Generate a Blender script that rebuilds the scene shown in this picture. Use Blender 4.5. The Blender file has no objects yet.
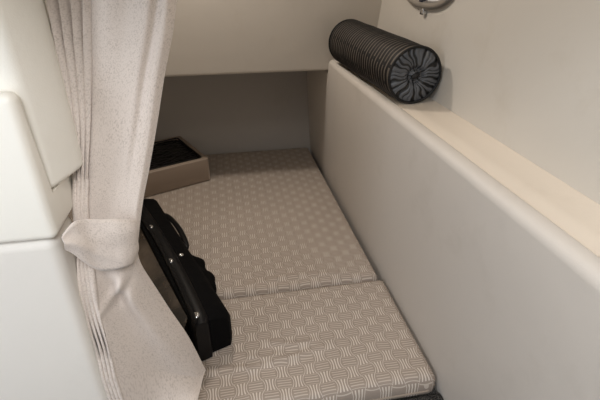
import bpy, bmesh, math, random
from mathutils import Vector, Matrix, noise
random.seed(4)
C = bpy.context.scene.collection
PI = math.pi

# ------------------------------------------------------------------ camera frame (matched to vanishing points)
F = 433.0; CAMZ = 1.0
_vx, _vy = 207.0, -38.0
_p = math.atan((200 - _vy) / F)
UP = Vector((0, math.cos(_p), -math.sin(_p)))
DD = Vector((_vx - 300, 200 - _vy, F)).normalized()
RR = UP.cross(DD) * 1.0
def ony(x, y, Y):
    """world point at depth Y seen at photo position x, y (used to measure sizes)"""
    v = Vector((x - 300, 200 - y, F))
    w = Vector((v.dot(RR), v.dot(DD), v.dot(UP)))
    w *= Y / w.y
    return Vector((w.x, w.y, w.z + CAMZ))

# ------------------------------------------------------------------ materials
def srgb(r, g, b):
    f = lambda c: (c / 255 / 12.92) if c / 255 <= .04045 else ((c / 255 + .055) / 1.055) ** 2.4
    return (f(r), f(g), f(b), 1)
class Mat:
    def __init__(s, name, col, rough=.5, spec=.5, metal=0.0):
        s.m = bpy.data.materials.new(name); s.m.use_nodes = True
        s.nt = s.m.node_tree; s.b = s.nt.nodes['Principled BSDF']
        s.b.inputs['Base Color'].default_value = col
        s.b.inputs['Roughness'].default_value = rough
        s.b.inputs['Specular IOR Level'].default_value = spec
        s.b.inputs['Metallic'].default_value = metal
        s.col = col
    def n(s, t, **kw):
        x = s.nt.nodes.new(t)
        for k, v in kw.items(): setattr(x, k, v)
        return x
    def link(s, a, b): s.nt.links.new(a, b)
    def math(s, op, a, b=None, c=None):
        x = s.n('ShaderNodeMath', operation=op)
        for i, v in enumerate((a, b, c)):
            if v is None: continue
            if isinstance(v, (int, float)): x.inputs[i].default_value = v
            else: s.link(v, x.inputs[i])
        return x.outputs[0]
    def mix(s, fac, a, b):
        x = s.n('ShaderNodeMix', data_type='RGBA')
        if isinstance(fac, (int, float)): x.inputs[0].default_value = fac
        else: s.link(fac, x.inputs[0])
        for v, i in ((a, 6), (b, 7)):
            if isinstance(v, tuple): x.inputs[i].default_value = v
            else: s.link(v, x.inputs[i])
        return x.outputs[2]
    def coord(s, k='Object'):
        return s.n('ShaderNodeTexCoord').outputs[k]
    def noise(s, vec, scale, detail=3, rough=.5):
        x = s.n('ShaderNodeTexNoise'); x.inputs['Scale'].default_value = scale
        x.inputs['Detail'].default_value = detail; x.inputs['Roughness'].default_value = rough
        s.link(vec, x.inputs['Vector']); return x.outputs['Fac']
    def bump(s, h, strength, dist):
        x = s.n('ShaderNodeBump'); x.inputs['Strength'].default_value = strength; x.inputs['Distance'].default_value = dist
        s.link(h, x.inputs['Height'])
        old = s.b.inputs['Normal'].links
        if old: s.link(old[0].from_socket, x.inputs['Normal'])
        s.link(x.outputs[0], s.b.inputs['Normal'])
    def color(s, sock): s.link(sock, s.b.inputs['Base Color'])
    def ramp(s, fac, p0, p1):
        x = s.n('ShaderNodeMapRange'); s.link(fac, x.inputs[0]); x.inputs[1].default_value = p0; x.inputs[2].default_value = p1
        return x.outputs[0]

def vinyl(name, col, rough=.5, scuff=None, spec=.35):
    m = Mat(name, col, rough, spec); co = m.coord()
    m.bump(m.noise(co, 420, 2), .12, .002)
    m.bump(m.noise(co, 14, 3), .12, .01)
    if scuff:
        k = m.ramp(m.noise(co, 7, 5, .65), .56, .80)
        m.color(m.mix(m.math('MULTIPLY', k, .25), col, scuff))
    return m.m
V_HULL = vinyl('hull_vinyl', srgb(204, 198, 188), .5, srgb(180, 168, 150))
V_PANEL = vinyl('side_vinyl', srgb(206, 199, 190), .5, srgb(180, 172, 160))
V_LEDGE = vinyl('ledge_vinyl', srgb(218, 206, 190), .48, srgb(190, 176, 158))
V_BULK = vinyl('bulkhead_vinyl', srgb(204, 197, 187), .5, srgb(186, 176, 164))
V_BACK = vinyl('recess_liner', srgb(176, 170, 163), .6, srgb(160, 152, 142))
V_WHITE = vinyl('white_vinyl', srgb(236, 232, 222), .45, srgb(222, 212, 194))
V_CAB = vinyl('cabinet_vinyl', srgb(216, 211, 203), .5, srgb(200, 194, 184))
V_CEIL = vinyl('headliner', srgb(222, 216, 205), .6)
M_FLOOR = vinyl('sole', srgb(120, 100, 80), .5)

def basket_fabric():
    m = Mat('basket_weave_fabric', srgb(168, 152, 138), .85, .2)
    co = m.coord()
    # slight warp so that the cloth looks relaxed
    nz = m.n('ShaderNodeTexNoise'); nz.inputs['Scale'].default_value = 5; m.link(co, nz.inputs['Vector'])
    sub = m.n('ShaderNodeVectorMath', operation='SUBTRACT'); m.link(nz.outputs['Color'], sub.inputs[0]); sub.inputs[1].default_value = (.5, .5, .5)
    sc = m.n('ShaderNodeVectorMath', operation='SCALE'); m.link(sub.outputs[0], sc.inputs[0]); sc.inputs['Scale'].default_value = .018
    ad = m.n('ShaderNodeVectorMath', operation='ADD'); m.link(co, ad.inputs[0]); m.link(sc.outputs[0], ad.inputs[1])
    sp = m.n('ShaderNodeSeparateXYZ'); m.link(ad.outputs[0], sp.inputs[0])
    S = 1 / .0385
    X = m.math('MULTIPLY', sp.outputs[0], S); Y = m.math('MULTIPLY', sp.outputs[1], S * 1.08)
    fx, fy = m.math('FLOOR', X), m.math('FLOOR', Y)
    u = m.math('SUBTRACT', m.math('SUBTRACT', X, fx), .5); v = m.math('SUBTRACT', m.math('SUBTRACT', Y, fy), .5)
    par = m.math('FLOORED_MODULO', m.math('ADD', fx, fy), 2.0)
    def strokes(a, b, spread, n, k0, wid):
        # lines running along a, stacked across b, spreading at the ends
        k = m.math('ADD', m.math('MULTIPLY', m.math('MULTIPLY', a, a), spread), k0)
        w = m.math('DIVIDE', b, k)
        fr = m.math('ABSOLUTE', m.math('SUBTRACT', m.math('FRACT', m.math('ADD', m.math('MULTIPLY', w, n), .5 if n % 2 else 0.0)), .5))
        ln = m.math('LESS_THAN', m.math('SUBTRACT', .5, fr), wid)
        ins = m.math('MULTIPLY', m.math('LESS_THAN', m.math('ABSOLUTE', w), .50), m.math('LESS_THAN', m.math('ABSOLUTE', a), .49))
        return m.math('MULTIPLY', ln, ins)
    sh = strokes(u, v, .35, 4, .86, .17); sv = strokes(v, u, 1.2, 4, .72, .20)
    line = m.math('ADD', m.math('MULTIPLY', sh, par), m.math('MULTIPLY', sv, m.math('SUBTRACT', 1.0, par)))
    tone = m.mix(m.noise(co, 3, 3), srgb(142, 129, 118), srgb(156, 143, 131))
    hi = m.mix(par, srgb(204, 193, 180), srgb(186, 174, 161))
    c = m.mix(line, tone, hi)
    m.color(c)
    m.bump(line, .35, .0012); m.bump(m.noise(co, 900, 2), .2, .001)
    return m.m
M_WEAVE = basket_fabric()
M_PIPE = vinyl('seam_cord', srgb(150, 136, 122), .8)

def jacquard():
    m = Mat('curtain_jacquard', srgb(206, 196, 188), .7, .35)
    m.b.inputs['Sheen Weight'].default_value = .25
    uv = m.coord('UV')
    vo = m.n('ShaderNodeTexVoronoi'); vo.inputs['Scale'].default_value = 380; m.link(uv, vo.inputs['Vector'])
    dots = m.ramp(vo.outputs['Distance'], .45, .95)
    patch = m.ramp(m.noise(uv, 18, 3), .4, .62)
    d = m.math('MULTIPLY', dots, m.math('ADD', m.math('MULTIPLY', patch, .3), .5))
    m.color(m.mix(d, srgb(212, 200, 190), srgb(176, 163, 152)))
    m.bump(m.noise(uv, 500, 2), .12, .001)
    m.bump(m.noise(uv, 9, 3), .08, .02)
    return m.m
M_CURT = jacquard()

def roll_cover():
    m = Mat('striped_roll_fabric', srgb(90, 80, 70), .6, .3)
    uv = m.coord('UV')                       # u: along the axis (m), v: round the girth (m)
    sp = m.n('ShaderNodeSeparateXYZ'); m.link(uv, sp.inputs[0])
    cb = m.n('ShaderNodeCombineXYZ'); m.link(sp.outputs[1], cb.inputs[0]); m.link(sp.outputs[0], cb.inputs[1])
    br = m.n('ShaderNodeTexBrick'); m.link(cb.outputs[0], br.inputs['Vector'])
    br.inputs['Scale'].default_value = 1; br.inputs['Brick Width'].default_value = .15; br.inputs['Row Height'].default_value = .0215
    br.inputs['Mortar Size'].default_value = .0058; br.inputs['Mortar Smooth'].default_value = .1
    br.offset = .37
    br.inputs['Color1'].default_value = srgb(100, 92, 83); br.inputs['Color2'].default_value = srgb(84, 74, 66); br.inputs['Mortar'].default_value = srgb(16, 15, 15)
    m.color(br.outputs['Color'])
    m.bump(m.math('SUBTRACT', 1.0, br.outputs['Fac']), .5, .003)
    return m.m
M_ROLL = roll_cover()
def roll_end():
    m = Mat('gathered_satin', srgb(70, 72, 76), .38, .5)
    uv = m.coord('UV')                       # u: angle 0..1, v: radius 0..1
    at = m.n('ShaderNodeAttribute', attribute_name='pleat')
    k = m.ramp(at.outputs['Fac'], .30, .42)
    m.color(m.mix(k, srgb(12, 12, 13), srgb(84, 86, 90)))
    return m.m
M_REND = roll_end()
M_BLACK = Mat('black_webbing', srgb(18, 17, 17), .55, .4).m
def black_cloth():
    m = Mat('black_cloth', srgb(9, 8, 8), .9, .1); m.bump(m.noise(m.coord(), 600, 2), .3, .001); m.bump(m.noise(m.coord(), 30, 3), .3, .006); return m.m
M_BCLOTH = black_cloth()
def black_leather():
    m = Mat('black_leather', srgb(11, 10, 11), .42, .25); m.bump(m.noise(m.coord(), 260, 2), .2, .001); return m.m
M_BLEATH = black_leather()
def gloss():
    m = Mat('smoked_gloss', srgb(58, 50, 43), .16, .6); co = m.coord()
    m.color(m.mix(m.ramp(m.noise(co, 9, 3), .35, .65), srgb(24, 21, 18), srgb(88, 77, 66))); m.bump(m.noise(co, 16, 2), .25, .02); return m.m
M_GLOSS = gloss()
M_CHROME = Mat('chrome', srgb(205, 205, 205), .16, .5, 1.0).m
M_STEEL = Mat('brushed_frame', srgb(178, 172, 164), .38, .5, .75).m
M_PANE = Mat('frosted_pane', srgb(225, 226, 228), .12, .6).m
M_DARK = Mat('dark_latch', srgb(60, 62, 72), .35, .5).m
M_BOX = vinyl('taupe_box_vinyl', srgb(150, 134, 119), .5, srgb(130, 114, 100))
def crinkle():
    m = Mat('black_crinkled_liner', srgb(5, 5, 6), .3, .3); co = m.coord()
    mp = m.n('ShaderNodeMapping'); m.link(co, mp.inputs[0]); mp.inputs['Scale'].default_value = (30, 75, 30); mp.inputs['Rotation'].default_value = (0, 0, .3)
    m.bump(m.noise(mp.outputs[0], 1, 3), .6, .01); return m.m
M_LINER = crinkle()
def carpet():
    m = Mat('speckled_carpet', srgb(46, 44, 42), .95, .1); co = m.coord()
    m.color(m.mix(m.ramp(m.noise(co, 330, 2), .42, .62), srgb(22, 21, 20), srgb(96, 92, 88))); m.bump(m.noise(co, 330, 2), .8, .004); return m.m
M_CARPET = carpet()

# ------------------------------------------------------------------ object helpers
def link(name, me, mat, parent=None, smooth=True):
    o = bpy.data.objects.new(name, me); C.objects.link(o)
    if mat: me.materials.append(mat)
    if smooth:
        for p in me.polygons: p.use_smooth = True
    if parent: o.parent = parent
    return o
def mesh(verts, faces, name='mesh'):
    me = bpy.data.meshes.new(name); me.from_pydata([tuple(v) for v in verts], [], faces); me.update(); return me
def fix(me):
    bm = bmesh.new(); bm.from_mesh(me); bmesh.ops.recalc_face_normals(bm, faces=bm.faces); bm.to_mesh(me); bm.free()
def tag(o, label=None, cat=None, group=None, kind=None):
    if label: o['label'] = label
    if cat: o['category'] = cat
    if group: o['group'] = group
    if kind: o['kind'] = kind
    return o
def empty(name, loc=(0, 0, 0), rz=0):
    o = bpy.data.objects.new(name, None); C.objects.link(o); o.location = loc; o.rotation_euler = (0, 0, rz); o.empty_display_size = .05; return o
def box_bm(x0, x1, y0, y1, z0, z1, bev=0, seg=3, edges=None):
    bm = bmesh.new(); bmesh.ops.create_cube(bm, size=1)
    for v in bm.verts:
        v.co = Vector(((x0 + x1) / 2 + v.co.x * (x1 - x0), (y0 + y1) / 2 + v.co.y * (y1 - y0), (z0 + z1) / 2 + v.co.z * (z1 - z0)))
    if bev:
        es = [e for e in bm.edges if edges is None or edges((e.verts[0].co + e.verts[1].co) / 2, (e.verts[0].co - e.verts[1].co))]
        bmesh.ops.bevel(bm, geom=es, offset=bev, segments=seg, affect='EDGES', profile=.5)
    return bm
def from_bm(name, bm, mat, parent=None, smooth=True):
    me = bpy.data.meshes.new(name); bmesh.ops.recalc_face_normals(bm, faces=bm.faces); bm.to_mesh(me); bm.free()
    o = link(name, me, mat, parent, smooth)
    if smooth: 
        for p in me.polygons: p.use_smooth = True
        try: me.set_sharp_from_angle(angle=math.radians(35))
        except Exception: pass
    return o
def prism(name, poly, z0, z1, mat, bev=.006, parent=None, seg=3):
    """vertical prism over a footprint, all edges rounded"""
    bm = bmesh.new()
    vs = [bm.verts.new((x, y, z0)) for x, y in poly]
    f = bm.faces.new(vs)
    r = bmesh.ops.extrude_face_region(bm, geom=[f])
    for v in [g for g in r['geom'] if isinstance(g, bmesh.types.BMVert)]: v.co.z = z1
    bmesh.ops.recalc_face_normals(bm, faces=bm.faces)
    if bev:
        es = [e for e in bm.edges if e.calc_face_angle(0) > .5]
        bmesh.ops.bevel(bm, geom=es, offset=bev, segments=seg, affect='EDGES', profile=.5)
    return from_bm(name, bm, mat, parent)
def grid(rows, closed=False):
    n = len(rows[0]); vs = [p for r in rows for p in r]; fs = []
    for i in range(len(rows) - 1):
        for j in range(n if closed else n - 1):
            a, b = i * n + j, i * n + (j + 1) % n
            fs.append((a, b, b + n, a + n))
    return vs, fs
def tube(name, pts, r, mat, parent=None, n=10, flat=1.0, closed=False):
    rows = []; N = len(pts); pts = [Vector(p) for p in pts]
    for i, p in enumerate(pts):
        if closed: t = pts[(i + 1) % N] - pts[i - 1]
        else: t = pts[min(i + 1, N - 1)] - pts[max(i - 1, 0)]
        t.normalize(); a = t.cross(Vector((0, 0, 1)))
        if a.length < 1e-3: a = Vector((1, 0, 0))
        a.normalize(); b = t.cross(a)
        rr = r[i] if isinstance(r, list) else r
        rows.append([p + a * math.cos(2 * PI * k / n) * rr + b * math.sin(2 * PI * k / n) * rr * flat for k in range(n)])
    if closed: rows.append(rows[0])
    vs, fs = grid(rows, True)
    if not closed:
        fs.append(tuple(range(n))[::-1]); fs.append(tuple(len(vs) - n + k for k in range(n)))
    me = mesh(vs, fs); fix(me)
    return link(name, me, mat, parent)
def smoothstep(a, b, x):
    t = max(0, min(1, (x - a) / (b - a))); return t * t * (3 - 2 * t)
def lerp(a, b, t): return a + (b - a) * t

# ------------------------------------------------------------------ THE SETTING
CEIL = 1.60
def struct(o): o['kind'] = 'structure'; return o
# curved hull side on the right
def hull_x(y, z):
    ks = [(-1.6, .64), (0, .668), (.6, .674), (1.28, .684), (1.98, .712), (2.6, .745)]
    for (a, xa), (b, xb) in zip(ks, ks[1:]):
        if a <= y <= b:
            t = (y - a) / (b - a); t = t * t * (3 - 2 * t) * .3 + t * .7
            return lerp(xa, xb, t) + .11 * (z - .605)
    return .74
rows = [[(hull_x(-1.6 + 4.1 * i / 60, -.55 + 2.2 * j / 24), -1.6 + 4.1 * i / 60, -.55 + 2.2 * j / 24) for i in range(61)] for j in range(25)]
front = rows; back = [[(x + .04, y, z) for x, y, z in r] for r in rows]
v1, f1 = grid(front); v2, f2 = grid(back); nv = len(v1)
fs = f1 + [tuple(i + nv for i in f)[::-1] for f in f2]
me = mesh(v1 + v2, fs); fix(me)
hull = struct(link('wall_right', me, V_HULL))
struct(from_bm('floor', box_bm(-1.3, .72, -1.6, 2.5, -.55, -.5), M_FLOOR, smooth=False))
struct(from_bm('ceiling', box_bm(-1.3, .85, -.25, 2.55, CEIL, CEIL + .04), V_CEIL, smooth=False))
struct(from_bm('wall_back', box_bm(-1.0, .8, 2.48, 2.53, -.5, CEIL), V_BACK, smooth=False))
struct(from_bm('wall_left', box_bm(-1.0, -.95, .60, 2.48, -.5, CEIL), V_BULK, smooth=False))
# overhanging bulkhead above the foot of the berth, its bottom edge rounded
struct(from_bm('wall_overhead', box_bm(-.95, .90, 1.984, 2.479, .560, CEIL, .012, 4,
       lambda c, d: abs(c.z - .56) < .01 and abs(d.x) > .5 and c.y < 2.1), V_BULK))
struct(from_bm('trim_light_baffle', box_bm(-1.3, .80, .28, .34, 1.15, CEIL - .001, .01), V_CEIL))  # unseen board added to keep hatch daylight off the deep end of the berth
# upholstered berth side with rounded top, and the shelf behind it
def side_panel(name, y0, y1, ztop, zb=-.5):
    prof = [(.549, zb), (.547, zb), (.545, -.12), (.530, 0), (.507, .45)]
    R = .022
    for k in range(9):
        a = PI - k * PI / 16
        prof.append((.505 + R + R * math.cos(a), ztop - R + R * math.sin(a)))
    prof += [(.540, ztop + .001), (.548, ztop - .004), (.550, ztop - .012), (.550, zb)]
    rws = []
    for i in range(41):
        y = lerp(y0, y1, i / 40)
        rws.append([(x + .0012 * noise.noise(Vector((y * 6, z * 6, 0))), y, z) for x, z in prof])
    vs, fs = grid(rws, True)
    n = len(prof); fs.append(tuple(range(n))); fs.append(tuple(len(vs) - n + k for k in range(n))[::-1])
    me = mesh(vs, fs); fix(me); o = link(name, me, V_PANEL)
    me.set_sharp_from_angle(angle=math.radians(50))
    return o
struct(side_panel('wall_berth_side', -.6, 1.982, .609))
struct(side_panel('wall_recess_side', 1.983, 2.478, .558))
rws = []
for i in range(51):
    y = lerp(-.6, 1.982, i / 50); xr = hull_x(y, .605) + .004
    rws.append([(.5505, y, .56), (.5505, y, .601), (.554, y, .605), (.60, y, .6055), (xr - .006, y, .605), (xr, y, .609), (xr, y, .56)])
vs, fs = grid(rws, True); fs.append(tuple(range(7))); fs.append(tuple(len(vs) - 7 + k for k in range(7))[::-1])
me = mesh(vs, fs); fix(me); struct(link('trim_ledge', me, V_LEDGE))
# carpeted berth base; its front lip shows below the front cushion
struct(from_bm('trim_berth_base', box_bm(-.94, .5330, .698, 2.478, -.5, -.0725), M_CARPET, smooth=False))
struct(from_bm('trim_carpet_lip', box_bm(-.24, .5390, .680, .7225, -.125, -.060, .010, 3), M_CARPET))

# oval portlight in the hull side
win = struct(empty('window_1', (hull_x(1.508, .968) , 1.508, .970)))
def oval(rw, rh, n=64, ex=2.5):
    o = []
    for k in range(n):
        a = 2 * PI * k / n; c, s = math.cos(a), math.sin(a)
        o.append((rw * math.copysign(abs(c) ** (2 / ex), c), rh * math.copysign(abs(s) ** (2 / ex), s)))
    return o
tilt = .11
def wp(dx, y, z): return (dx + tilt * z + .022 * y, y, z)
rings = [(.225, .115, .004), (.223, .113, -.010), (.215, .106, -.018), (.203, .096, -.020), (.194, .088, -.016), (.190, .084, -.004), (.188, .082, .004)]
rws = [[wp(dx, y, z) for y, z in oval(a, b)] for a, b, dx in rings]
vs, fs = grid(rws, True); me = mesh(vs, fs); fix(me); link('window_frame', me, M_STEEL, win)
vs = [wp(-.003, 0, 0)] + [wp(-.003, y, z) for y, z in oval(.192, .086)]
me = mesh(vs, [(0, i, i % 64 + 1) for i in range(1, 65)]); fix(me); link('window_pane', me, M_PANE, win)
lt = from_bm('latch', box_bm(-.020, .002, -.022, .002, -.128, -.108, .003), M_CHROME, win)
lt2 = from_bm('latch_lever', box_bm(-.020, -.003, -.004, .020, -.090, -.02, .004), M_DARK, win)
for o in (lt, lt2): o.location = (tilt * -.1, 0, 0)

# ------------------------------------------------------------------ CUSHIONS
RIDGES_F = [[(-.14, .86, .004), (.02, .845, .006), (.13, .86, .006), (.26, .89, .003)], [(.08, .93, .004), (.15, .905, .006), (.22, .91, .003)],
            [(-.02, .90, .003), (.06, .87, .004), (.10, .88, .003)]]
RIDGES_B = [[(-.30, 1.55, .003), (-.15, 1.60, .004), (-.05, 1.72, .003)], [(-.12, 1.36, .003), (-.06, 1.50, .004), (-.05, 1.62, .002)], [(.0, 1.20, .002), (.2, 1.23, .004), (.4, 1.21, .002)]]
def ridge(lines, x, y, w=.012):
    s = 0
    for ln in lines:
        for (x0, y0, h0), (x1, y1, h1) in zip(ln, ln[1:]):
            dx, dy = x1 - x0, y1 - y0; t = max(0, min(1, ((x - x0) * dx + (y - y0) * dy) / (dx * dx + dy * dy)))
            px, py = x0 + t * dx, y0 + t * dy; dd = ((x - px) ** 2 + (y - py) ** 2) / (w * w)
            if dd < 9: s = max(s, 1.7 * lerp(h0, h1, t) * math.exp(-dd))
            # the hollow beside the fold
            px -= .3 * w; py -= 1.6 * w; dd = ((x - px) ** 2 + (y - py) ** 2) / (w * w * 1.4)
            if dd < 9: s -= 1.0 * lerp(h0, h1, t) * math.exp(-dd) * .5
    return s
def cushion(name, x0, x1, y0, y1, z0, z1, r, lines, crown, label, cat, step=.008, rc=.022):
    root = empty(name, ((x0 + x1) / 2, (y0 + y1) / 2, z0))
    nx, ny = int((x1 - x0) / step), int((y1 - y0) / step)
    def corner(x, y):      # round the plan corners
        cx, cy = max(x0 + rc, min(x1 - rc, x)), max(y0 + rc, min(y1 - rc, y))
        dx, dy = x - cx, y - cy
        if dx and dy:
            m = max(abs(dx), abs(dy)); l = math.hypot(dx, dy); return cx + dx * m / l, cy + dy * m / l
        return x, y
    def edge(n, a, b):
        xs = [lerp(a, b, (1 - math.cos(PI * i / n)) / 2 * .12 + i / n * .88) for i in range(n + 1)]; return xs
    X, Y = edge(nx, x0, x1), edge(ny, y0, y1)
    off = Vector(root.location)
    rows = []
    for y in Y:
        row = []
        for x in X:
            e = min(x - x0, x1 - x, y - y0, y1 - y)
            q = 1 - min(1, e / r); dz = r * (1 - math.sqrt(max(0, 1 - q * q)))
            wob = .0022 * noise.noise(Vector((x * 9, y * 9, 1))) + .0012 * noise.noise(Vector((x * 24, y * 24, 3)))
            c = crown * min(1, e / .1)
            cx, cy = corner(x, y)
            row.append(Vector((cx, cy, z1 - dz + c + wob * min(1, e / .03) + (ridge(lines, x, y) if e > .01 else 0))) - off)
        rows.append(row)
    vs, fs = grid(rows); n = len(X)
    loop = [i for i in range(n)] + [j * n + n - 1 for j in range(1, len(Y))] + [(len(Y) - 1) * n + i for i in range(n - 2, -1, -1)] + [j * n for j in range(len(Y) - 2, 0, -1)]
    prev = loop
    for zz, k in ((z0 + .012, 1.0), (z0, .985)):
        base = len(vs)
        for i in loop: vs.append(Vector((vs[i].x * k, vs[i].y * k, zz - off.z)))
        cur = list(range(base, base + len(loop)))
        for a in range(len(loop)):
            b = (a + 1) % len(loop); fs.append((prev[a], cur[a], cur[b], prev[b]))
        prev = cur
    fs.append(tuple(prev))
    me = mesh(vs, fs); fix(me)
    link('cover', me, M_WEAVE, root)
    # piped seam along the lower edge
    pts = []
    for i in loop[::6]: pts.append(Vector((vs[i].x * 1.001, vs[i].y * 1.001, z0 + .02 - off.z)))
    tube('piping', pts, .0035, M_PIPE, root, 6, closed=True)
    return tag(root, label, cat)
cushion('berth_cushion', -.66, .5265, .724, 1.163, -.0705, 0, .024, RIDGES_F, .002, 'nearest taupe basket-weave berth cushion, the short creased one at the front', 'cushion')
cushion('berth_cushion', -.92, .516, 1.172, 2.455, -.0705, -.001, .020, RIDGES_B, .003, 'long taupe basket-weave berth cushion running back under the overhead bulkhead', 'cushion', .011)

# ------------------------------------------------------------------ LEFT: padded panels and cabinet
def qbez(a, b, c, n):
    return [((1 - t) ** 2 * a[0] + 2 * t * (1 - t) * b[0] + t * t * c[0], (1 - t) ** 2 * a[1] + 2 * t * (1 - t) * b[1] + t * t * c[1]) for t in [i / n for i in range(n + 1)]]
up = [(-.9, .634), (-.30, .634)] + qbez((-.285, .634), (-.262, .630), (-.254, .645), 6) + qbez((-.236, .700), (-.228, .724), (-.236, .745), 5) + [(-.30, .76), (-.9, .76)]
o = prism('wall_panel', up, .698, CEIL, V_WHITE, .012, None, 5)
tag(o, 'white padded upper wall panel with rounded corner, top left beside the curtain', 'panel')
bm = bmesh.new()
vv = [bm.verts.new((-.9, y, z)) for y, z in ((.600, .632), (.775, .632), (.775, .6965), (.6325, .6965), (.6325, .853), (.600, .853))]
r_ = bmesh.ops.extrude_face_region(bm, geom=[bm.faces.new(vv)])
for v in [g_ for g_ in r_['geom'] if isinstance(g_, bmesh.types.BMVert)]: v.co.x = -.258
bmesh.ops.recalc_face_normals(bm, faces=bm.faces)
bmesh.ops.bevel(bm, geom=[e_ for e_ in bm.edges if e_.is_convex and not (min(v.co.y for v in e_.verts) > .62 and min(v.co.z for v in e_.verts) > .69 and max(v.co.z for v in e_.verts) < .70)], offset=.012, segments=4, affect='EDGES', profile=.5)
o = from_bm('padded_block', bm, V_WHITE)
tag(o, 'bright white padded vinyl block at left edge, sitting on the cabinet', 'panel')
o = from_bm('cabinet', box_bm(-.9, -.264, .606, .700, -.5, .6305, .018, 6), V_CAB)
tag(o, 'off-white vinyl cabinet end at bottom left, below the white padded block', 'cabinet')

# ------------------------------------------------------------------ CURTAIN
# rows: photo y, left x, split x, right x, depth left, depth right, fold depth left part, bulge right part
CR = [(-60, 28, 92, 186, .735, .735, .010, .022),
      (0,   44, 92, 178, .735, .735, .010, .022),
      (40,  54, 92, 173, .735, .730, .010, .021),
      (80,  63, 92, 165, .735, .725, .010, .017),
      (130, 71, 91, 157, .730, .720, .009, .014),
      (175, 73, 89, 149, .720, .705, .008, .011),
      (205, 74, 88, 143, .700, .690, .007, .007),
      (235, 77, 90, 139, .680, .680, .006, .006),
      (262, 78, 92, 138, .655, .690, .007, .007),
      (285, 80, 96, 149, .645, .715, .014, .012),
      (310, 85, 101, 166, .642, .745, .017, .016),
      (340, 94, 109, 188, .636, .775, .018, .018),
      (372, 103, 117, 206, .634, .800, .018, .019)]
def cat(ps, t):
    n = len(ps) - 1; i = min(int(t), n - 1); f = t - i
    p0, p1, p2, p3 = ps[max(i - 1, 0)], ps[i], ps[i + 1], ps[min(i + 2, n)]
    return [.5 * ((2 * b) + (-a + c) * f + (2 * a - 5 * b + 4 * c - d) * f * f + (-a + 3 * b - 3 * c + d) * f ** 3) for a, b, c, d in zip(p0, p1, p2, p3)]
ctrl = []
for y, l, s, r, yl, yr, fl, fr in CR:
    L = ony(l, y, yl); S = ony(s, y - .06 * (s - l), yl); R = ony(r, y - .06 * (r - l), yr)
    ctrl.append([*L, *S, *R, fl, fr])
# hem: left part hangs on below the frame, right corner lies on the cushion
L = ony(105, 400, .655); L.z -= 0
ctrl.append([*L, *ony(118, 408, .655), *ony(188, 384, .770), .011, .014])
NU, NV = 150, 170
rows = []
hemrow = len(CR) - 1
for j in range(NV + 1):
    t = j / NV * hemrow
    c = cat(ctrl[:-1], t)
    L, S, R, fl, fr = Vector(c[0:3]), Vector(c[3:6]), Vector(c[6:9]), c[9], c[10]
    row = []; top = 1 - smoothstep(3.0, 6.5, t); low = smoothstep(7.6, 9.5, t)
    for i in range(NU + 1):
        u = i / NU
        if u < .42:
            w = u / .42; p = L.lerp(S, w)
            p.y -= fl * (abs(math.sin(w * PI * 4.0)) ** .75 * 1.5 - .5) * (1 - .25 * w)
            p.x += .003 * math.sin(w * PI * 8 + t)
        else:
            w = (u - .42) / .58; p = S.lerp(R, w)
            b = 1.15 * math.sin(min(1, w * 2.6) * PI / 2) - .15
            wob = .35 * math.sin(w * 9.5 + .5 + .25 * t) + .30 * math.exp(-((w - .80 + .02 * t) / .07) ** 2) * -2.2 * top
            wob += low * (1.05 * math.sin(w * 7.5 - .5 * t + 1.2) )
            rc_ = .5 - .40 * (t - 8.8); win_ = smoothstep(8.4, 8.9, t) * (1 - smoothstep(9.9, 10.4, t))
            p.y -= win_ * (.010 * math.exp(-((w - rc_) / .09) ** 2) - .006 * math.exp(-((w - rc_ - .16) / .10) ** 2))
            edge = math.exp(-((1 - w) / .05) ** 2)
            p.y -= fr * (b + wob * .8) - .008 * edge
            if w > .9: p.y += (w - .9) * .06
        nn = noise.noise(Vector((p.x * 22, p.z * 9, 5)))
        p.y += .0025 * nn
        row.append(p)
    rows.append(row)
# the cloth runs on up to its rail
t0, t1 = rows[0], rows[4]
ups = [[p + (p - q) / max(.001, p.z - q.z) * dz for p, q in zip(t0, t1)] for dz in (.5, .38, .25, .12)]
rows = ups + rows
# let the hem run on down past the cushion front at the left, and slope up to the right corner
last = rows[-1]
for k in range(1, 15):
    rr = []
    for i, p in enumerate(last):
        u = i / NU
        drop = max(0.0, (1 - smoothstep(.40, 1.0, u))) * .27 + .0
        slope = max(0, 1 - u) * .0
        q = p + Vector((.005 * k / 14 * (1 - u), -.075 * (k / 14) * smoothstep(.42, .75, u) * (1 - smoothstep(.9, 1.0, u)) , -drop * k / 14))
        rr.append(q)
    rows.append(rr)
vs, fs = grid(rows); me = mesh(vs, fs)
uvl = me.uv_layers.new(name='UVMap'); nU = NU + 1
for lp in me.loops:
    v = lp.vertex_index; uvl.data[lp.index].uv = ((v % nU) / NU * .34, (v // nU) / NV * .85)
curtain = link('curtain', me, M_CURT)
so = curtain.modifiers.new('thickness', 'SOLIDIFY'); so.thickness = .003; so.offset = 1
tag(curtain, 'pale grey patterned fabric curtain gathered and tied back at left', 'curtain')

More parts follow.
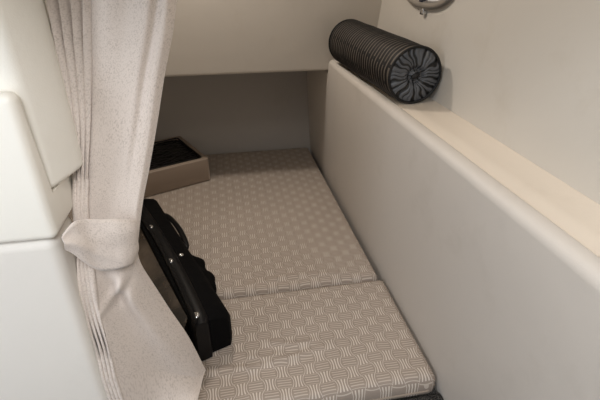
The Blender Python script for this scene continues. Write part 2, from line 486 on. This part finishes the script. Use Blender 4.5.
# tieback: broad band round the gathered curtain, its end fixed at the cabinet corner
NB = 72
path = [(63, 243, .604, 6), (70, 242, .610, 12), (80, 243, .619, 21), (92, 245.5, .632, 26), (108, 245.5, .642, 26), (122, 244, .650, 24.5), (132, 243, .664, 23), (135.5, 242, .686, 22.5),
        (133, 241, .712, 20), (120, 240, .726, 20), (100, 240, .726, 18), (84, 241, .715, 14), (78, 242, .708, 10)]
pc = [(*ony(x, y, Y), h * (Y / .66) / 433 * .78) for x, y, Y, h in path]
rows = []
NH = 16
for j in range(NB + 1):
    c = cat(pc, j / NB * (len(pc) - 1)); c0 = cat(pc, max(0, j / NB * (len(pc) - 1) - .05)); c1 = cat(pc, min(len(pc) - 1, j / NB * (len(pc) - 1) + .05))
    tdir = Vector(c1[:3]) - Vector(c0[:3]); nrm_ = Vector((tdir.y, -tdir.x, 0)).normalized()
    p = Vector(c[:3]); h = c[3]; col = []
    for k in range(NH + 1):
        s = k / NH * 2 - 1
        q = p + Vector((0, 0, -s * h * 1.08)) + nrm_ * (.004 * (1 - s * s) + .0012 * math.sin(s * 5 + j * .13) + .004 * (abs(s) > .99) * 0)
        q += nrm_ * .002 * noise.noise(Vector((j * .09, s * 1.4, 2)))
        # diagonal drag folds towards the fixed end
        q += nrm_ * .0025 * math.exp(-((s + .2 - j * .025) / .22) ** 2) * (1 - smoothstep(20, 34, j))
        q.x += -s * .009 * smoothstep(24, 40, j)
        col.append(q)
    rows.append(col)
vs, fs = grid(rows); me = mesh(vs, fs)
uvl = me.uv_layers.new(name='UVMap')
for lp in me.loops:
    v = lp.vertex_index; uvl.data[lp.index].uv = (3 + (v // (NH + 1)) / NB * .4, (v % (NH + 1)) / NH * .11)
tb = link('curtain_tieback', me, M_CURT)
so = tb.modifiers.new('thickness', 'SOLIDIFY'); so.thickness = .0025; so.offset = 0
tag(tb, 'broad pale fabric tieback band wrapped around the gathered curtain', 'tieback')
for nm, kk in (('stitched_edge', 0), ('stitched_edge', NH)):
    tube(nm, [r[kk] for r in rows[2:46]], .0012, M_CURT, tb, 6)

# ------------------------------------------------------------------ BOLSTER ROLL on the ledge
A = Vector((.5965, 1.262, .605 + .0895)); B = Vector((.572, 1.893, .605 + .0925))
RB = .0875
root = empty('rolled_bolster', (A.x, A.y, .606)); tag(root, 'black and brown striped fabric roll lying on the ledge by the hull wall', 'bolster')
ax = (B - A).normalized(); sx = ax.cross(Vector((0, 0, 1))).normalized(); sz = sx.cross(ax) * 1.0
Lr = (B - A).length; off = root.location.copy()
NA, NL = 72, 110
rows = []
for i in range(NL + 1):
    d = Lr * i / NL
    e = min(d, Lr - d); rr = (RB + .004 * d / Lr) * (1 - .10 * math.exp(-(e / .008)))
    row = []
    for k in range(NA):
        a = 2 * PI * k / NA
        r2 = rr + .0012 * math.sin(d / .0215 * 2 * PI) + .0025 * noise.noise(Vector((math.cos(a) * 2, math.sin(a) * 2, d * 7)))
        if math.sin(a) < -.9: r2 *= 1 - (-.9 - math.sin(a)) * .12
        row.append(A + ax * d + sx * math.cos(a) * r2 + sz * math.sin(a) * r2 - off)
    rows.append(row)
vs, fs = grid(rows, True); me = mesh(vs, fs); fix(me)
uvl = me.uv_layers.new(name='UVMap')
for p in me.polygons:
    ks = [me.loops[l].vertex_index % NA for l in p.loop_indices]
    for l, k in zip(p.loop_indices, ks):
        v = me.loops[l].vertex_index; kk = k + (NA if (k == 0 and max(ks) > NA / 2) else 0)
        uvl.data[l].uv = ((v // NA) / NL * Lr, kk / NA * 2 * PI * RB)
link('cover', me, M_ROLL, root)
def roll_cap(c, outd):
    NP, NR = 180, 22; vs = []; pl = []
    rnd = random.Random(11)
    fold = [(2 * PI * (k + rnd.uniform(-.3, .3)) / 27, rnd.uniform(.06, .10), rnd.uniform(.7, 1)) for k in range(27)]
    for i in range(NR + 1):
        q = 1 - i / NR * .97
        for k in range(NP):
            a = 2 * PI * k / NP
            aw = a + .18 * noise.noise(Vector((math.cos(a) * 2.2, math.sin(a) * 2.2, q * 3)))+ .25 * (1 - q) ** 2
            h = 0
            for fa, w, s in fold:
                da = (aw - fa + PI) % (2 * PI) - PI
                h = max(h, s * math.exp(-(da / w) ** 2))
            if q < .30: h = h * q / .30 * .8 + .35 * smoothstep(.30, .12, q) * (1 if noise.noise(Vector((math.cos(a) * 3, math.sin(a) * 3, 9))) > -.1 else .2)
            bulge = .010 * (1 - q) * q * 4 - .012 * math.exp(-((q - .24) / .10) ** 2) + .004 * (q < .12)
            mid = smoothstep(1.0, .9, q)
            dep = (bulge + .009 * (h - .5) * q * mid) + .006 * (1 - q ** 6) * .0
            r = RB * .955 * q
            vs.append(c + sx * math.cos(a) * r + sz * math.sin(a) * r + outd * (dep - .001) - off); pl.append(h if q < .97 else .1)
    _, fs = grid([[0] * NP for _ in range(NR + 1)], True)
    fs.append(tuple(NR * NP + k for k in range(NP)))
    me = mesh(vs, fs); fix(me)
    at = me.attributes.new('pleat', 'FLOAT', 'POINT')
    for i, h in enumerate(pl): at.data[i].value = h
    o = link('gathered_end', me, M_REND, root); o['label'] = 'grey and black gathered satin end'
    tube('edge_piping', [c + (sx * math.cos(2 * PI * k / 72) + sz * math.sin(2 * PI * k / 72)) * RB * .965 - off + outd * .001 for k in range(72)], .0042, M_BLACK, root, 8, closed=True)
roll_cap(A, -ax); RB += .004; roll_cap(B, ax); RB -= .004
# knot of cord in the middle of the gathers
bmk = bmesh.new(); bmesh.ops.create_uvsphere(bmk, u_segments=14, v_segments=9, radius=.010)
for v in bmk.verts: v.co = Vector((v.co.x * 1.5, v.co.y * .7, v.co.z * .9)); v.co.rotate(Matrix.Rotation(-.5, 3, 'Y')); v.co += A - ax * .004 - off
from_bm('knot', bmk, M_BLACK, root)

# ------------------------------------------------------------------ TAUPE BOX with black lined top
bx = empty('lidded_tray', (-.079, 2.078, .0045), math.atan2(.142, .32)); tag(bx, 'taupe vinyl box with crinkled black top, at the foot of the berth', 'box')
W, D_, H_ = .46, .395, .124
bm = bmesh.new()
def ringv(x0, x1, y0, y1, z): return [bm.verts.new(p) for p in ((x0, y0, z), (x1, y0, z), (x1, y1, z), (x0, y1, z))]
rs = [ringv(-W + .006, -.006, .006, D_ - .006, 0), ringv(-W, 0, 0, D_, .010), ringv(-W, 0, 0, D_, H_ - .004), ringv(-W + .004, -.004, .004, D_ - .004, H_),
      ringv(-W + .022, -.022, .022, D_ - .022, H_), ringv(-W + .024, -.024, .024, D_ - .024, H_ - .022)]
for a, b in zip(rs, rs[1:]):
    for k in range(4): bm.faces.new((a[k], a[(k + 1) % 4], b[(k + 1) % 4], b[k]))
bm.faces.new(rs[0][::-1]); bm.faces.new(rs[-1])
es = [e for e in bm.edges if abs(e.verts[0].co.z - e.verts[1].co.z) > .02]
bmesh.ops.bevel(bm, geom=es, offset=.012, segments=4, affect='EDGES')
from_bm('body', bm, M_BOX, bx)
rows = [[(lerp(-W + .027, -.027, i / 60), lerp(.027, D_ - .027, j / 50),
          H_ - .009 + .0035 * noise.noise(Vector((i * .18, j * .45, 0))) + .0025 * noise.noise(Vector((i * .5, j * 1.1, 4)))) for i in range(61)] for j in range(51)]
vs, fs = grid(rows); me = mesh(vs, fs); fix(me)
o = link('lining', me, M_LINER, bx); o['label'] = 'crinkled glossy black lining'
tube('lining_edge', [(x, y, H_ - .001) for x, y in ((-W + .027, .027), (-.040, .027), (-.030, .031), (-.027, .040), (-.027, D_ - .04), (-.031, D_ - .031), (-.04, D_ - .027), (-W + .04, D_ - .027), (-W + .03, D_ - .03), (-W + .027, D_ - .04))], .004, M_BLACK, bx, 8, closed=True)

# ------------------------------------------------------------------ BLACK CASE on the cushion
N0 = Vector((-.018, .945, 0)); N1 = Vector((-.300, 1.705, 0))
dirn = (N1 - N0).normalized(); lft = Vector((-dirn.y, dirn.x, 0)); Lc = (N1 - N0).length
case = empty('carrying_case', (N0.x, N0.y, .006)); case.matrix_world = Matrix((( lft.x, dirn.x, 0, N0.x), (lft.y, dirn.y, 0, N0.y), (0, 0, 1, .006), (0, 0, 0, 1)))
tag(case, 'black hard-rimmed carrying case with chrome rivets lying beside the curtain', 'case')
def swept(name, prof, d0, d1, mat, n=40, arc=0.0, endr=.015, parent=None, sag=0.0):
    """profile (s, z) swept along the case, ends rounded, with a slight arc"""
    rows = []; cs = sum(p[0] for p in prof) / len(prof); cz = sum(p[1] for p in prof) / len(prof)
    for i in range(n + 1):
        f = i / n; d = lerp(d0, d1, f); e = min(d - d0, d1 - d)
        k = 1.0 if e > endr else math.sqrt(max(.0, 1 - (1 - e / endr) ** 2)) * .25 + .75
        bow = arc * (1 - (2 * f - 1) ** 2)
        rows.append([((cs + (s - cs) * k) + bow, d, max(.0, (cz + (z - cz) * (k if z > .03 else 1)) - sag * (1 - f) ** 2)) for s, z in prof])
    vs, fs = grid(rows, True); m = len(prof); fs.append(tuple(range(m))); fs.append(tuple(len(vs) - m + k for k in range(m))[::-1])
    me = mesh(vs, fs); fix(me); o = link(name, me, mat, parent or case); me.set_sharp_from_angle(angle=math.radians(50)); return o
body_p = [(.002, .0), (.0, .02), (.0, .09), (.006, .112), (.018, .124), (.05, .134), (.085, .138), (.115, .138), (.118, .12), (.118, 0)]
swept('fabric_body', body_p, 0, Lc, M_BCLOTH, arc=.0, endr=.02)
rim_p = [(.070, .0), (.070, .125), (.073, .140), (.080, .147), (.094, .149), (.106, .146), (.115, .138), (.119, .11), (.119, .0)]
rim = swept('rim', rim_p, -.014, Lc - .02, M_BLEATH, arc=-.014, endr=.02); rim['label'] = 'black leather rim'
ridge_p = [(.103, .140), (.104, .153), (.109, .155), (.114, .152), (.115, .140)]
swept('rim_seam', ridge_p, -.010, Lc - .03, M_BLEATH, arc=-.014, endr=.01, parent=rim)
gl_p = [(.116, .0), (.116, .126), (.136, .116), (.20, .078), (.255, .050), (.27, .03), (.27, 0)]
g = swept('glossy_panel', gl_p, .02, Lc - .05, M_GLOSS, arc=-.010, endr=.04); g['label'] = 'glossy smoke-brown panel'
def rivet(s, d, z, r, tilt_, parent=case):
    rows = []; ang = tilt_
    for q, hh in ((1.0, 0), (.98, .25), (.85, .42), (.62, .48), (.5, .30), (.3, .24), (.02, .28)):
        rows.append([Vector((r * q * math.cos(a), r * q * math.sin(a), r * hh)) for a in [2 * PI * k / 20 for k in range(20)]])
    M = Matrix.Translation((s, d, z)) @ Matrix.Rotation(ang, 4, 'Y')
    rows = [[M @ p for p in rw] for rw in rows]
    vs, fs = grid(rows, True); fs.append(tuple(len(vs) - 20 + k for k in range(20)))
    me = mesh(vs, fs); fix(me); link('rivet', me, M_CHROME, parent)
for d in (.012, .29, .53): rivet(.104 - .014 * (1 - (2 * (d + .04) / (Lc + .02) - 1) ** 2), d, .1475, .0115, .35, case)
rivet(.044, .325, .1340, .008, 0.1, case)
# carrying handle along the far right side and a rumpled strap end
pts = [(-.001 - .017 * math.sin(PI * t) ** .5, lerp(.44, .72, t), .075 + .008 * math.sin(PI * t)) for t in [i / 20 for i in range(21)]]
h = tube('handle', pts, .011, M_BLEATH, case, 10, .6)
rows = []
for i in range(25):
    d = lerp(.20, .50, i / 24); t = i / 24
    wdt = .052 * (smoothstep(0, .25, t) * (1 - smoothstep(.86, 1.0, t))) + .006 * math.sin(i * .8) + .003
    rows.append([(.004 - wdt * q, d + .004 * math.sin(q * 9 + i), .050 * (1 - q) ** 1.5 + .004 + .004 * math.sin(i * .9 + q * 5) * q * (1 - q) * 3) for q in [k / 8 for k in range(9)]])
vs, fs = grid(rows); me = mesh(vs, fs); fix(me); fl = link('side_flap', me, M_BCLOTH, case)
so = fl.modifiers.new('thickness', 'SOLIDIFY'); so.thickness = .005; so.offset = 1

# ------------------------------------------------------------------ LIGHT
w = bpy.data.worlds.new('World'); bpy.context.scene.world = w; w.use_nodes = True
bgn = w.node_tree.nodes['Background']; bgn.inputs[0].default_value = (.90, .95, 1.0, 1); bgn.inputs[1].default_value = .32
def area(name, loc, target, size, power, col, sy=None):
    l = bpy.data.lights.new(name, 'AREA'); l.energy = power; l.color = col; l.size = size
    if sy: l.shape = 'RECTANGLE'; l.size_y = sy
    o = bpy.data.objects.new(name, l); C.objects.link(o); o.location = loc
    o.rotation_euler = (Vector(target) - Vector(loc)).to_track_quat('-Z', 'Y').to_euler(); return o
area('hatch_daylight', (-.05, -.55, 1.75), (-.05, .75, .4), .6, 25, (.96, .97, 1.0))
area('saloon_window_daylight', (-1.15, -.35, 1.0), (.5, .35, .25), .5, 9, (.84, .91, 1.0))
area('cabin_ceiling_light', (-.10, 1.735, CEIL - .012), (-.10, 1.735, 0), .12, 7.3, (1.0, .91, .82))
area('entry_ceiling_light', (.25, .75, CEIL - .012), (.25, .75, 0), .22, 2.0, (1.0, .92, .83))

# ------------------------------------------------------------------ CAMERA
cd = bpy.data.cameras.new('Camera'); cam = bpy.data.objects.new('Camera', cd); C.objects.link(cam)
cd.sensor_fit = 'HORIZONTAL'; cd.sensor_width = 36; cd.lens = F / 600 * 36; cd.clip_start = .01
e = [Vector((RR[i], DD[i], UP[i])) for i in range(3)]
cam.matrix_world = Matrix(((e[0].x, e[1].x, -e[2].x, 0), (e[0].y, e[1].y, -e[2].y, 0), (e[0].z, e[1].z, -e[2].z, CAMZ), (0, 0, 0, 1)))
sc = bpy.context.scene; sc.camera = cam
vs_ = sc.view_settings; vs_.view_transform = 'Standard'; vs_.look = 'None'; vs_.gamma = 1; vs_.use_curve_mapping = False; vs_.exposure = 0
